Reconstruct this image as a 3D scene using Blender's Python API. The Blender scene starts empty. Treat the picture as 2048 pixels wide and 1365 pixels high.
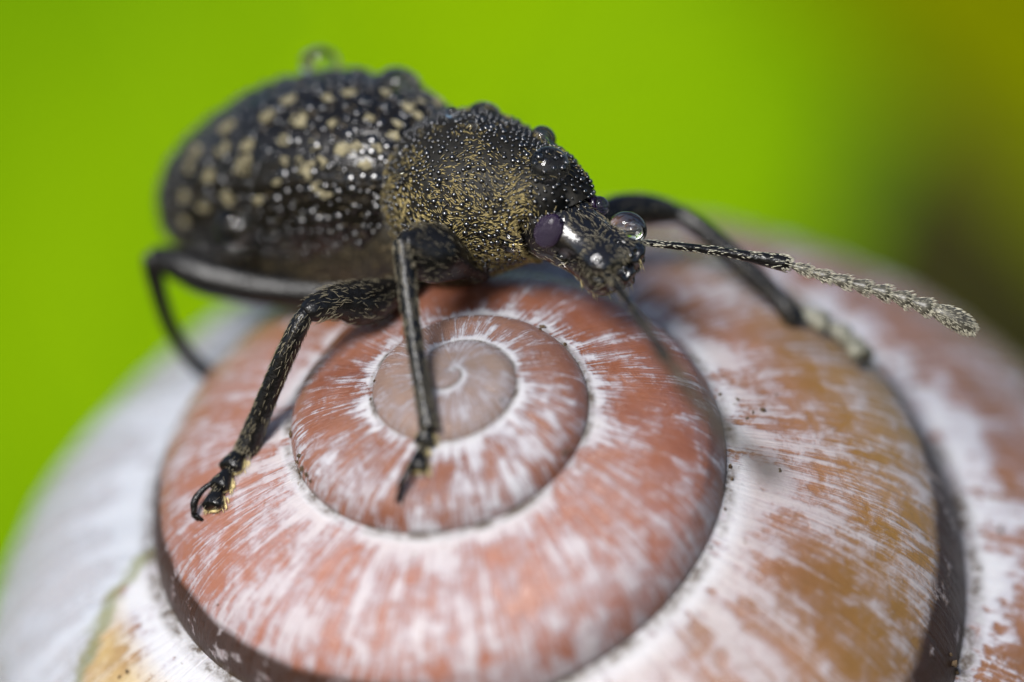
import bpy, math, random
import numpy as np
from mathutils import Vector, Matrix
from mathutils.bvhtree import BVHTree
from mathutils import noise as mnoise

random.seed(7)
rng = np.random.default_rng(7)
scene = bpy.context.scene
COL = scene.collection
scene.unit_settings.system = 'METRIC'
scene.unit_settings.scale_length = 0.001          # one unit is one millimetre
PI = math.pi

# ------------------------------------------------------------------ camera
D = 120.0                                          # working distance to the plane of focus
PITCH = math.radians(15)
O = np.array([0.0, 0.0, 21.0])                     # point of the scene in the middle of the frame
RIGHT = np.array([1.0, 0, 0])
UP = np.array([0, math.sin(PITCH), math.cos(PITCH)])
VIEW = np.array([0, math.cos(PITCH), -math.sin(PITCH)])
cam_d = bpy.data.cameras.new('camera')
cam = bpy.data.objects.new('camera', cam_d); COL.objects.link(cam)
cam.location = O - VIEW * D
cam.rotation_euler = (PI / 2 - PITCH, 0, 0)
cam_d.sensor_width = 36
cam_d.lens = 36 * D / 20.48
cam_d.clip_start = 1; cam_d.clip_end = 20000
cam_d.dof.use_dof = True
cam_d.dof.focus_distance = D
APERTURE = 4.8                                     # radius of the lens opening, mm
cam_d.dof.aperture_fstop = cam_d.lens * 1e-3 / (2 * APERTURE)
scene.camera = cam

# ------------------------------------------------------------------ light: soft overcast daylight
L = -0.36 * RIGHT + 0.42 * UP - 0.80 * VIEW
L /= np.linalg.norm(L)
elev = math.asin(L[2]); azim = math.atan2(L[0], L[1])
world = bpy.data.worlds.new('World'); scene.world = world; world.use_nodes = True
wn = world.node_tree; wn.nodes.clear()
sky = wn.nodes.new('ShaderNodeTexSky'); sky.sky_type = 'NISHITA'; sky.sun_disc = False
sky.sun_elevation = elev; sky.sun_rotation = azim; sky.air_density = 1.0; sky.dust_density = 2.0
bg = wn.nodes.new('ShaderNodeBackground'); bg.inputs['Strength'].default_value = 0.09
wo = wn.nodes.new('ShaderNodeOutputWorld')
wn.links.new(sky.outputs[0], bg.inputs[0]); wn.links.new(bg.outputs[0], wo.inputs[0])
sd = bpy.data.lights.new('sun', 'SUN'); sd.energy = 4.0; sd.angle = math.radians(24); sd.color = (1, .985, .965)
sun = bpy.data.objects.new('sun', sd); COL.objects.link(sun)
sun.rotation_euler = Vector(L).to_track_quat('Z', 'Y').to_euler()
sun.location = O + L * 300
vs = scene.view_settings
vs.view_transform = 'Standard'; vs.look = 'None'; vs.gamma = 1; vs.use_curve_mapping = False
vs.exposure = 0.25
scene.cycles.max_bounces = 10
scene.cycles.transmission_bounces = 8

# ------------------------------------------------------------------ helpers
def P(px, py, d):
    """a photograph pixel and a depth behind the plane of focus (mm) -> a point of the place"""
    s = (D + d) / D / 100.0
    return O + RIGHT * ((px - 1024) * s) + UP * ((682.5 - py) * s) + VIEW * d

def C2W(v):                                        # direction: right, up, towards the camera
    return RIGHT * v[0] + UP * v[1] - VIEW * v[2]

def unit(v):
    v = np.asarray(v, float); return v / np.maximum(np.linalg.norm(v, axis=-1, keepdims=True), 1e-12)

def tag(o, label=None, cat=None, group=None, kind=None):
    if label: o['label'] = label
    if cat: o['category'] = cat
    if group: o['group'] = group
    if kind: o['kind'] = kind
    return o

def mesh(name, verts, faces, mat, parent=None, smooth=True):
    me = bpy.data.meshes.new(name)
    me.from_pydata([tuple(v) for v in np.asarray(verts).tolist()], [], [tuple(f) for f in (faces.tolist() if hasattr(faces, 'tolist') else faces)])
    if smooth: me.polygons.foreach_set('use_smooth', [True] * len(me.polygons))
    for m in (mat if isinstance(mat, (list, tuple)) else [mat]): me.materials.append(m)
    me.update()
    o = bpy.data.objects.new(name, me); COL.objects.link(o)
    if parent is not None:
        o.parent = parent
        o.matrix_parent_inverse = parent_inv(parent)
    return o

def parent_inv(p):
    # children of the base empty are given in world coordinates; the parts themselves sit at the origin
    return Matrix.Translation(-Vector(p.location)) if p.parent is None else Matrix.Identity(4)

def empty(name, loc):
    o = bpy.data.objects.new(name, None); COL.objects.link(o); o.location = Vector(loc); o.empty_display_size = 1
    return o

def catmull(pts, n):
    """smooth resampling of control rows (any number of columns) -> n rows"""
    pts = np.asarray(pts, float); k = len(pts)
    ext = np.vstack([2 * pts[0] - pts[1], pts, 2 * pts[-1] - pts[-2]])
    u = np.linspace(0, k - 1, n); i = np.minimum(u.astype(int), k - 2); f = (u - i)[:, None]
    p0, p1, p2, p3 = ext[i], ext[i + 1], ext[i + 2], ext[i + 3]
    return .5 * (2 * p1 + (p2 - p0) * f + (2 * p0 - 5 * p1 + 4 * p2 - p3) * f ** 2 + (3 * p1 - p0 - 3 * p2 + p3) * f ** 3)

def grid_faces(nu, nv, wrap=True, off=0):
    f = []
    for i in range(nu - 1):
        for j in range(nv if wrap else nv - 1):
            a = off + i * nv + j; b = off + i * nv + (j + 1) % nv
            f.append((a, b, b + nv, a + nv))
    return f

class Loft:
    """a body of rounded cross-sections; stations: px, py, d, radius, width, up, down, squareness"""
    def __init__(s, st, up, nu=60, nv=64, radial=None):
        st = np.array([list(r) + [1, 1, 1, 2][len(r) - 4:] for r in st], float)
        st = np.hstack([np.array([P(*r[:3]) for r in st]), st[:, 3:]])
        s.tab = catmull(st, 400); s.tab[:, 3] = np.maximum(s.tab[:, 3], .004)
        c = s.tab[:, :3]
        T = unit(np.gradient(c, axis=0))
        up = np.asarray(up, float)
        U = unit(up[None] - (T @ up)[:, None] * T)
        s.T, s.U, s.S = T, U, unit(np.cross(T, U))
        s.radial = radial; s.nu, s.nv = nu, nv
    def at(s, u, th):
        u = np.clip(np.asarray(u, float), 0, 1); th = np.asarray(th, float)
        x = u * 399; i = np.minimum(x.astype(int), 398); f = (x - i)[..., None]
        row = s.tab[i] * (1 - f) + s.tab[i + 1] * f
        U = s.U[i]; S = s.S[i]
        r, w, hu, hd, n = [row[..., k] for k in range(3, 8)]
        ct, sn = np.cos(th), np.sin(th)
        k = (np.abs(ct) ** n + np.abs(sn) ** n) ** (-1 / n)
        if s.radial is not None: r = r * s.radial(u, th)
        x_ = r * w * k * ct; y_ = r * k * sn * np.where(sn > 0, hu, hd)
        return row[..., :3] + S * x_[..., None] + U * y_[..., None]
    def frame(s, u, th):
        e = 2e-3
        p = s.at(u, th)
        du = s.at(np.clip(u + e, 0, 1), th) - s.at(np.clip(u - e, 0, 1), th)
        dv = s.at(u, th + e) - s.at(u, th - e)
        n = unit(np.cross(dv, du))
        x = np.asarray(u) * 399; i = np.minimum(x.astype(int), 398)
        out = p - s.tab[i, :3]
        n = n * np.sign((n * out).sum(-1, keepdims=True) + 1e-12)
        return p, n, unit(du), unit(dv)
    def geo(s, off=0):
        u = np.linspace(0, 1, s.nu); th = np.linspace(0, 2 * PI, s.nv, endpoint=False)
        Ug, Tg = np.meshgrid(u, th, indexing='ij')
        V = s.at(Ug, Tg).reshape(-1, 3)
        F = [tuple(reversed(f)) for f in grid_faces(s.nu, s.nv, True, off)]
        F.append(tuple(off + j for j in range(s.nv)))
        F.append(tuple(off + (s.nu - 1) * s.nv + j for j in reversed(range(s.nv))))
        return V, F

def tube(pts, n=40, nv=14, flat=None, offset=0):
    """rounded tube through P-space rows (world xyz + radius)"""
    t = catmull(pts, n); c = t[:, :3]; r = np.maximum(t[:, 3], .002)
    T = unit(np.gradient(c, axis=0))
    ref = np.array([.31, .52, .79]); U = unit(ref - (T @ ref)[:, None] * T); S = np.cross(T, U)
    th = np.linspace(0, 2 * PI, nv, endpoint=False)
    V = c[:, None] + r[:, None, None] * (np.cos(th)[None, :, None] * S[:, None] + np.sin(th)[None, :, None] * U[:, None])
    V = V.reshape(-1, 3)
    F = grid_faces(n, nv, True, offset)
    F.append(tuple(offset + j for j in reversed(range(nv)))); F.append(tuple(offset + (n - 1) * nv + j for j in range(nv)))
    return V, F, c, r, T, S, U

def ico(sub):
    import bmesh
    bm = bmesh.new(); bmesh.ops.create_icosphere(bm, subdivisions=sub, radius=1)
    v = np.array([x.co[:] for x in bm.verts]); f = np.array([[x.index for x in q.verts] for q in bm.faces]); bm.free()
    return v, f
ICO1, ICO2, ICO3, ICO4 = ico(1), ico(2), ico(3), ico(4)

def blobs(pos, nrm, rad, squash=.8, base=ICO2):
    """one mesh of many small beads seated on a surface"""
    v, f = base
    N = unit(nrm); ref = np.where(np.abs(N[:, 2:3]) < .8, [[0, 0, 1.]], [[1., 0, 0]])
    A = unit(np.cross(ref, N)); B = np.cross(N, A)
    rad = np.broadcast_to(rad, (len(pos),))
    V = pos[:, None] + rad[:, None, None] * (v[None, :, 0:1] * A[:, None] + v[None, :, 1:2] * B[:, None] + squash * v[None, :, 2:3] * N[:, None])
    F = (f[None] + (np.arange(len(pos)) * len(v))[:, None, None]).reshape(-1, 3)
    return V.reshape(-1, 3), F

def hairs(pos, nrm, direc, length, width, lift=.25, bend=.35):
    """tapered three-sided hairs lying on a surface"""
    n = len(pos); N = unit(nrm); T = unit(direc - (direc * N).sum(-1, keepdims=True) * N)
    B = np.cross(N, T)
    length = np.broadcast_to(length, (n,))[:, None]; width = np.broadcast_to(width, (n,))[:, None]
    p0 = pos - N * width * .3
    p1 = pos + T * length * .5 + N * length * lift * .6
    p2 = pos + T * length + N * length * lift * (1 - bend)
    q = []
    for p, w in ((p0, 1), (p1, .85)):
        for a in (0, 2.094, 4.189): q.append(p + width * w * .5 * (math.cos(a) * B + math.sin(a) * N))
    q.append(p2)
    V = np.stack(q, 1).reshape(-1, 3)
    o = (np.arange(n) * 7)[:, None]
    Q = np.concatenate([o + np.array([[0, 1, 4, 3]]), o + np.array([[1, 2, 5, 4]]), o + np.array([[2, 0, 3, 5]])]).tolist()
    Tt = np.concatenate([o + np.array([[3, 4, 6]]), o + np.array([[4, 5, 6]]), o + np.array([[5, 3, 6]])]).tolist()
    return V, Q + Tt

def merge(parts):
    V, F, o = [], [], 0
    for v, f in parts:
        V.append(np.asarray(v)); F += [tuple(int(x) + o for x in q) for q in f]; o += len(v)
    return np.vstack(V), F

# ------------------------------------------------------------------ materials
def new_mat(name):
    m = bpy.data.materials.new(name); m.use_nodes = True
    nt = m.node_tree; b = nt.nodes['Principled BSDF']
    return m, nt, b
def N(nt, t, **kw):
    n = nt.nodes.new(t)
    for k, v in kw.items():
        if k in n.inputs: n.inputs[k].default_value = v
        else: setattr(n, k, v)
    return n
def lk(nt, a, b): nt.links.new(a, b)
def math_n(nt, op, a, b=None, c=None, clamp=False):
    n = nt.nodes.new('ShaderNodeMath'); n.operation = op; n.use_clamp = clamp
    for i, x in enumerate((a, b, c)):
        if x is None: continue
        if isinstance(x, (int, float)): n.inputs[i].default_value = x
        else: lk(nt, x, n.inputs[i])
    return n.outputs[0]
def ramp(nt, fac, stops, interp='LINEAR'):
    n = nt.nodes.new('ShaderNodeValToRGB'); n.color_ramp.interpolation = interp
    e = n.color_ramp.elements
    while len(e) < len(stops): e.new(.5)
    for k, (p, c) in enumerate(stops):
        e[k].position = p; e[k].color = (c, c, c, 1) if isinstance(c, (int, float)) else (*c, 1)
    lk(nt, fac, n.inputs[0]); return n.outputs[0]
def mixc(nt, fac, a, b):
    n = nt.nodes.new('ShaderNodeMix'); n.data_type = 'RGBA'
    if isinstance(fac, (int, float)): n.inputs[0].default_value = fac
    else: lk(nt, fac, n.inputs[0])
    for i, x in ((6, a), (7, b)):
        if isinstance(x, tuple): n.inputs[i].default_value = (*x, 1)
        else: lk(nt, x, n.inputs[i])
    return n.outputs[2]
def noise(nt, vec, scale, detail=3, rough=.55, dist=0.0):
    n = N(nt, 'ShaderNodeTexNoise'); n.inputs['Scale'].default_value = scale; n.inputs['Detail'].default_value = detail
    n.inputs['Roughness'].default_value = rough; n.inputs['Distortion'].default_value = dist
    if vec is not None: lk(nt, vec, n.inputs['Vector'])
    return n.outputs[0]
def bump(nt, b, h, strength=.5, dist=.02, chain=None):
    n = N(nt, 'ShaderNodeBump', Strength=strength, Distance=dist); lk(nt, h, n.inputs['Height'])
    if chain is not None: lk(nt, chain, n.inputs['Normal'])
    lk(nt, n.outputs[0], b.inputs['Normal']); return n.outputs[0]

def plain(name, col, rough=.5, var=.25, scale=8, bscale=None, bstr=.3, bdist=.01, **kw):
    m, nt, b = new_mat(name)
    tc = N(nt, 'ShaderNodeTexCoord')
    f = noise(nt, tc.outputs['Object'], scale)
    c = np.array(col)
    lk(nt, mixc(nt, ramp(nt, f, [(.3, 0.0), (.7, 1.0)]), tuple(c * (1 - var)), tuple(np.minimum(c * (1 + var), 1))), b.inputs['Base Color'])
    b.inputs['Roughness'].default_value = rough
    for k, v in kw.items(): b.inputs[k.replace('_', ' ')].default_value = v
    if bscale: bump(nt, b, noise(nt, tc.outputs['Object'], bscale), bstr, bdist)
    return m

M_CHITIN = plain('black_chitin', (.005, .0045, .005), .2, .3, 5, 12, .35, .03, IOR=1.7)
M_BODY = plain('body_chitin', (.006, .005, .004), .22, .5, 4, 5, .5, .07, IOR=1.5)
M_COLLAR = plain('collar_chitin', (.007, .006, .004), .6, .5, 4, 9, .5, .04, IOR=1.35)
M_BEAD = plain('granule_chitin', (.004, .004, .005), .10, .2, 5, IOR=1.95)
M_LEG = plain('leg_chitin', (.005, .0048, .005), .26, .4, 6, 9, .5, .06, IOR=1.42)
M_HAIR = plain('tan_hair', (.38, .30, .12), .45, .45, 3)
M_HAIRS = plain('silver_hair', (.24, .21, .14), .35, .35, 3)
M_HAIRD = plain('dark_hair', (.07, .06, .045), .35, .4, 3)
M_HAIRB = plain('brown_hair', (.16, .12, .06), .4, .4, 3)
M_SCALE = plain('tan_scale', (.25, .22, .13), .55, .3, 6)
M_PAD = plain('tarsal_pad', (.70, .58, .28), .6, .2, 9)
M_VENTER = plain('belly_chitin', (.022, .018, .012), .4, .5, 3.5, 14, .6, .03)
M_PALE = plain('pale_leg', (.22, .215, .165), .5, .4, 5)
M_SOIL_CRUMB = plain('soil_crumb', (.07, .045, .022), .9, .5, 12)

M_EYE, nt, b = new_mat('compound_eye')
tc = N(nt, 'ShaderNodeTexCoord')
b.inputs['Base Color'].default_value = (.014, .005, .024, 1); b.inputs['Roughness'].default_value = .08; b.inputs['IOR'].default_value = 1.6
bump(nt, b, noise(nt, tc.outputs['Object'], 9.0), .15, .02)

M_WATER, nt, b = new_mat('clear_water')
b.inputs['Base Color'].default_value = (1, 1, 1, 1); b.inputs['Roughness'].default_value = 0
b.inputs['IOR'].default_value = 1.333; b.inputs['Transmission Weight'].default_value = 1

# ---- shell material, driven by growth angle (in turns) and the place across the whorl
M_SHELL, nt, b = new_mat('weathered_shell')
at1 = N(nt, 'ShaderNodeAttribute', attribute_name='turn'); at2 = N(nt, 'ShaderNodeAttribute', attribute_name='across')
tc = N(nt, 'ShaderNodeTexCoord'); ob = tc.outputs['Object']
turn, acr = at1.outputs['Fac'], at2.outputs['Fac']
arc = math_n(nt, 'POWER', 1.9, turn)                                     # streaks keep their real width as the shell grows
ang = math_n(nt, 'MULTIPLY', turn, 72.0)
jit = math_n(nt, 'MULTIPLY', noise(nt, ob, .8, 2), .5)
vec = N(nt, 'ShaderNodeCombineXYZ'); lk(nt, math_n(nt, 'ADD', ang, jit), vec.inputs[0]); lk(nt, math_n(nt, 'MULTIPLY', acr, 1.3), vec.inputs[1])
streak = noise(nt, vec.outputs[0], 1.0, 6, .62, .25)
vec2 = N(nt, 'ShaderNodeCombineXYZ'); lk(nt, math_n(nt, 'MULTIPLY', turn, 260.0), vec2.inputs[0]); lk(nt, math_n(nt, 'MULTIPLY', acr, 2.2), vec2.inputs[1])
fine = noise(nt, vec2.outputs[0], 1.0, 4, .6, .2)
patch = noise(nt, ob, .34, 4, .6, .4)
patch2 = noise(nt, ob, 1.5, 5, .65, .3)
speck = noise(nt, ob, 7.0, 3, .6)
# pigment: reddish brown on the early whorls, tan on the last; a yellow tint is mixed over it
pig_a = mixc(nt, ramp(nt, patch, [(.35, 0.0), (.65, 1.0)]), (.15, .040, .011), (.26, .088, .030))
pig_a = mixc(nt, ramp(nt, math_n(nt, 'DIVIDE', turn, 5.0), [(0, 0.0), (.40, 0.0), (.44, .8), (.52, .8)]), pig_a, (.33, .125, .075))
pig_b = mixc(nt, ramp(nt, patch, [(.35, 0.0), (.65, 1.0)]), (.17, .072, .020), (.28, .125, .062))
gold = math_n(nt, 'MULTIPLY', ramp(nt, math_n(nt, 'DIVIDE', turn, 5.0), [(.50, 0.0), (.55, 1.0), (.60, .9), (.63, .3)]), ramp(nt, acr, [(.2, 0.0), (.55, 1.0)]))  # yellow-olive tint over about half a turn, stronger away from the upper suture
pig_b = mixc(nt, gold, pig_b, (.24, .13, .008))
late = ramp(nt, math_n(nt, 'DIVIDE', turn, 5.0), [(.0, 0.0), (.48, 0.0), (.56, 1.0), (1, 1.0)])
pig = mixc(nt, late, pig_a, pig_b)
early = ramp(nt, math_n(nt, 'DIVIDE', turn, 5.0), [(.0, 1.0), (.12, .8), (.22, 0.0), (1, 0.0)])
pig = mixc(nt, early, pig, (.25, .17, .125))
# chalky weathering: strong next to the upper suture, broken up in streaks
wide = math_n(nt, 'MULTIPLY', acr, ramp(nt, math_n(nt, 'DIVIDE', turn, 5.0), [(0, 1.5), (.36, 1.5), (.42, 1.8), (.5, 1.8), (.58, 1.35), (1, 1.4)]))
sut = ramp(nt, wide, [(0, 1.0), (.08, .9), (.20, .30), (.38, .06), (.8, .04), (1, .08)])
w = math_n(nt, 'ADD', math_n(nt, 'MULTIPLY', math_n(nt, 'MULTIPLY', sut, ramp(nt, patch2, [(.36, .35), (.54, 1.0)])), .80), math_n(nt, 'MULTIPLY', math_n(nt, 'SUBTRACT', streak, .5), 1.6))
w = math_n(nt, 'ADD', w, math_n(nt, 'MULTIPLY', math_n(nt, 'SUBTRACT', patch2, .5), 1.1))
w = math_n(nt, 'ADD', w, math_n(nt, 'MULTIPLY', math_n(nt, 'SUBTRACT', patch, .5), .9))
w = math_n(nt, 'ADD', w, math_n(nt, 'MULTIPLY', math_n(nt, 'SUBTRACT', fine, .5), 1.1))
tw = math_n(nt, 'DIVIDE', turn, 5.0)
w = math_n(nt, 'ADD', w, ramp(nt, tw, [(0, .22), (.2, .12), (.25, .32), (.3, .10), (.36, .02), (.42, .18), (.46, .34), (.52, .14), (.58, .10), (.63, .24), (.7, .3), (.76, .05), (1, .05)]))
vec3 = N(nt, 'ShaderNodeCombineXYZ'); lk(nt, math_n(nt, 'MULTIPLY', turn, 640.0), vec3.inputs[0]); lk(nt, math_n(nt, 'MULTIPLY', acr, 5.0), vec3.inputs[1])
hairline = noise(nt, vec3.outputs[0], 1.0, 3, .6, .3)
grain = noise(nt, ob, 4.2, 6, .72, .5)
w = math_n(nt, 'ADD', w, math_n(nt, 'MULTIPLY', math_n(nt, 'SUBTRACT', grain, .5), .75))
w = math_n(nt, 'ADD', w, math_n(nt, 'MULTIPLY', math_n(nt, 'SUBTRACT', hairline, .5), .95))
w = math_n(nt, 'MULTIPLY', w, ramp(nt, tw, [(0, .8), (.1, .85), (.2, 1.0)]))
white = math_n(nt, 'MULTIPLY', ramp(nt, w, [(.14, 0.06), (.30, .40), (.50, .95)]), math_n(nt, 'MAXIMUM', sut, ramp(nt, tw, [(0, 1.0), (.40, .95), (.43, .75), (.5, .72), (.56, .62), (.64, .62), (.68, 1.0)])))
chalk = mixc(nt, math_n(nt, 'MULTIPLY', w, 1.2, clamp=True), (.33, .30, .37), (.52, .525, .55))
bloom = math_n(nt, 'MULTIPLY', ramp(nt, math_n(nt, 'ADD', math_n(nt, 'MULTIPLY', patch2, .6), math_n(nt, 'MULTIPLY', patch, .4)), [(.42, .0), (.64, .32)]), ramp(nt, tw, [(0, .6), (.2, .5), (.3, .45), (.40, .6), (.44, 1.0), (.6, .9), (1, .9)]))
pig = mixc(nt, bloom, pig, (.36, .315, .375))                                # thin milky bloom
col = mixc(nt, white, pig, chalk)
# spiral band of dark brown just above the lower suture
bandpos = math_n(nt, 'ADD', acr, math_n(nt, 'MULTIPLY', math_n(nt, 'SUBTRACT', patch2, .5), .05))
band = ramp(nt, bandpos, [(.0, 0.0), (.73, 0.0), (.775, 1.0), (1, 1.0)])
band = math_n(nt, 'MULTIPLY', band, ramp(nt, tw, [(0, 0.0), (.34, 0.0), (.40, .5), (.44, .95), (.8, 1.0), (.9, .5)]))
bandwear = ramp(nt, math_n(nt, 'ADD', math_n(nt, 'MULTIPLY', patch2, .7), math_n(nt, 'MULTIPLY', streak, .3)), [(.56, 1.0), (.62, 0.15)])
greyed = ramp(nt, tw, [(0, 1.0), (.385, .4), (.40, .95), (.412, .8), (.428, .12), (.458, .15), (.472, 1.0), (1, 1.0)])
band = math_n(nt, 'MULTIPLY', math_n(nt, 'MULTIPLY', band, bandwear), greyed)
col = mixc(nt, band, col, mixc(nt, fine, (.014, .005, .0025), (.045, .015, .007)))
# the scar of a halted growth on the body whorl, yellow before it, milky after it
scar = math_n(nt, 'ADD', turn, math_n(nt, 'ADD', math_n(nt, 'MULTIPLY', acr, .14), math_n(nt, 'MULTIPLY', math_n(nt, 'SUBTRACT', patch2, .5), .035)))
milk = ramp(nt, math_n(nt, 'SUBTRACT', scar, 3.0), [(.52, 0.0), (.53, .8), (.68, .7), (.86, .0)])
col = mixc(nt, milk, col, mixc(nt, streak, (.28, .31, .35), (.56, .58, .63)))
inscar = ramp(nt, math_n(nt, 'MULTIPLY', math_n(nt, 'ABSOLUTE', math_n(nt, 'SUBTRACT', scar, 3.525)), 60.0), [(0, 1.0), (.22, .6), (.45, 0.0)])
col = mixc(nt, math_n(nt, 'MULTIPLY', inscar, .85), col, (.16, .17, .05))
yel = math_n(nt, 'MULTIPLY', ramp(nt, math_n(nt, 'SUBTRACT', scar, 3.0), [(.38, 0.0), (.44, .8), (.515, 1.0), (.525, 0.0)]), ramp(nt, acr, [(.10, 0.0), (.2, 1.0), (.5, .8)]))
col = mixc(nt, math_n(nt, 'MULTIPLY', yel, ramp(nt, patch2, [(.3, .45), (.55, .85)])), col, (.50, .37, .16))
# dirt caught along the sutures and specks of it beside them
edge = ramp(nt, acr, [(0, 1.0), (.022, .95), (.05, 0.0), (.95, 0.0), (.97, .8), (1, 1.0)])
dirt = math_n(nt, 'MULTIPLY', math_n(nt, 'MULTIPLY', edge, ramp(nt, grain, [(.34, 0.2), (.55, 1.0)])), ramp(nt, patch2, [(.38, .12), (.58, .95)]))
col = mixc(nt, dirt, col, (.055, .032, .012))
near = ramp(nt, acr, [(0, 1.0), (.16, .7), (.4, .12), (1, .05)])
sp = math_n(nt, 'MULTIPLY', ramp(nt, speck, [(.66, 0.0), (.72, 1.0)]), near)
col = mixc(nt, math_n(nt, 'MULTIPLY', sp, .75), col, (.13, .09, .035))
lk(nt, col, b.inputs['Base Color'])
lk(nt, math_n(nt, 'ADD', ramp(nt, w, [(.1, .20), (.7, .40)]), math_n(nt, 'MULTIPLY', band, .2)), b.inputs['Roughness'])
b.inputs['Subsurface Weight'].default_value = .12
b.inputs['Subsurface Radius'].default_value = (.6, .35, .25); b.inputs['Subsurface Scale'].default_value = .5
h = math_n(nt, 'ADD', math_n(nt, 'MULTIPLY', fine, .5), math_n(nt, 'ADD', math_n(nt, 'MULTIPLY', white, .35), math_n(nt, 'MULTIPLY', patch2, .5)))
h = math_n(nt, 'ADD', h, math_n(nt, 'ADD', math_n(nt, 'MULTIPLY', hairline, .5), math_n(nt, 'MULTIPLY', grain, .6)))
c1 = bump(nt, b, h, .7, .06)
bump(nt, b, speck, .25, .03, c1)

# ------------------------------------------------------------------ the snail shell
SQ = [907.8, 737.3, 0.2297, 0.7572, 1.1638, 0.12552, -0.000826, 0.30007, 1.37896]
APEX = P(SQ[0], SQ[1], -1.2)
_l, _t = SQ[2], SQ[3]
AX = C2W((-math.sin(_l) * math.sin(_t), math.cos(_l) * math.sin(_t), math.cos(_t)))
E1 = C2W((math.cos(_l), math.sin(_l), 0)); E2 = np.cross(AX, E1)
def sut_rh(ph):
    ph = np.asarray(ph, float)
    pc = 2 * PI * 3.1; q = np.minimum(ph, pc); x = np.maximum(ph - pc, 0)
    k = SQ[5] + 2 * SQ[6] * pc; rc = SQ[4] * math.exp(SQ[5] * pc + SQ[6] * pc * pc)
    r = SQ[4] * np.exp(SQ[5] * q + SQ[6] * q ** 2) * np.exp(k * .72 * x)      # the last whorl widens less and drops
    lo = SQ[4] * np.exp(SQ[5] * -2 + SQ[6] * 4)
    r = np.where(ph < -2, np.maximum(lo * (1 + (ph + 2) / 4.2), 0), r)       # the embryonic whorl closes at the apex
    return r, SQ[7] * np.maximum(r, 0) ** SQ[8] + SQ[7] * SQ[8] * rc ** SQ[8] * k * .38 * x
def shell_pt(ph, r, h):
    return APEX - h[..., None] * AX + (r * np.cos(ph))[..., None] * E1 - (r * np.sin(ph))[..., None] * E2
PH0, PH1 = -6.19, 2 * PI * 4.22
NPH, NT = 1000, 44
phs = np.linspace(PH0, PH1, NPH)
tt = np.linspace(0, 1, NT); tt = .5 * tt + .5 * (.5 - .5 * np.cos(PI * tt))
def profile(ph, t):
    """across one whorl, from its upper suture (t=0) to its lower suture (t=1)"""
    rA, hA = sut_rh(ph - 2 * PI); rB, hB = sut_rh(ph)
    Lc = np.hypot(rB - rA, hB - hA)
    grow = np.clip((ph / (2 * PI) - .1) / 1.6, 0, 1)
    a1 = np.radians(6 + 11 * grow); a2 = np.radians(60 + 28 * grow)
    d1 = (np.cos(a1), np.sin(a1)); d2 = (np.cos(a2), np.sin(a2))
    k1, k2 = (.42 - .07 * grow) * Lc, (.30 + .09 * grow) * Lc
    p1r, p1h = rA + k1 * d1[0], hA + k1 * d1[1]
    p2r, p2h = rB - k2 * d2[0], hB - k2 * d2[1]
    q = 1 - t
    r = q ** 3 * rA + 3 * q * q * t * p1r + 3 * q * t * t * p2r + t ** 3 * rB
    h_ = q ** 3 * hA + 3 * q * q * t * p1h + 3 * q * t * t * p2h + t ** 3 * hB
    return r, h_
PHg, Tg = np.meshgrid(phs, tt, indexing='ij')
r_, h_ = profile(PHg, Tg)
# slight irregularity: growth ridges and a wavering suture
wob = np.array([mnoise.noise((ph * 3.0, 0, 0)) for ph in phs]) * .012 + np.array([mnoise.noise((ph * 11.0, 5, 0)) for ph in phs]) * .006
scl = 1 + wob[:, None] * np.sin(PI * Tg)
V = shell_pt(PHg, r_ * scl, h_)
verts = V.reshape(-1, 3); faces = [tuple(reversed(f)) for f in grid_faces(NPH, NT, False)]
turn_a = list((PHg / (2 * PI)).ravel()); acr_a = list(Tg.ravel())
# underside of the last turn, rolling in to the navel
i0 = int(np.searchsorted(phs, PH1 - 2 * PI - .6)); NB = 26
tb = np.linspace(0, 1, NB)
PHb, Tb = np.meshgrid(phs[i0:], tb, indexing='ij')
rB, hB = sut_rh(PHb)
angb = Tb * PI * .62
rb = .6 + (rB - .6) * np.where(Tb < 1, np.cos(angb * .806), 0.0); hb = hB + rB * .34 * np.sin(angb)
Vb = shell_pt(PHb, rb, hb)
o0 = len(verts)
verts = np.vstack([verts, Vb.reshape(-1, 3)])
faces += [tuple(reversed(f)) for f in grid_faces(NPH - i0, NB, False, o0)]
turn_a += list((PHb / (2 * PI)).ravel()); acr_a += list((.7 - .0 * Tb).ravel())
GROUND_Z = float(verts[:, 2].min()) + .25
shell = empty('snail_shell', (float(APEX[0]), float(APEX[1]), GROUND_Z))
tag(shell, 'weathered brown and white banded spiral snail shell carrying the black weevil', 'snail shell')
so = mesh('whorls', verts, faces, M_SHELL, shell)
for nm, arr in (('turn', turn_a), ('across', acr_a)):
    a = so.data.attributes.new(nm, 'FLOAT', 'POINT'); a.data.foreach_set('value', np.array(arr, np.float32))
SHELL_BVH = BVHTree.FromPolygons([tuple(v) for v in verts.tolist()], faces)
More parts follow.
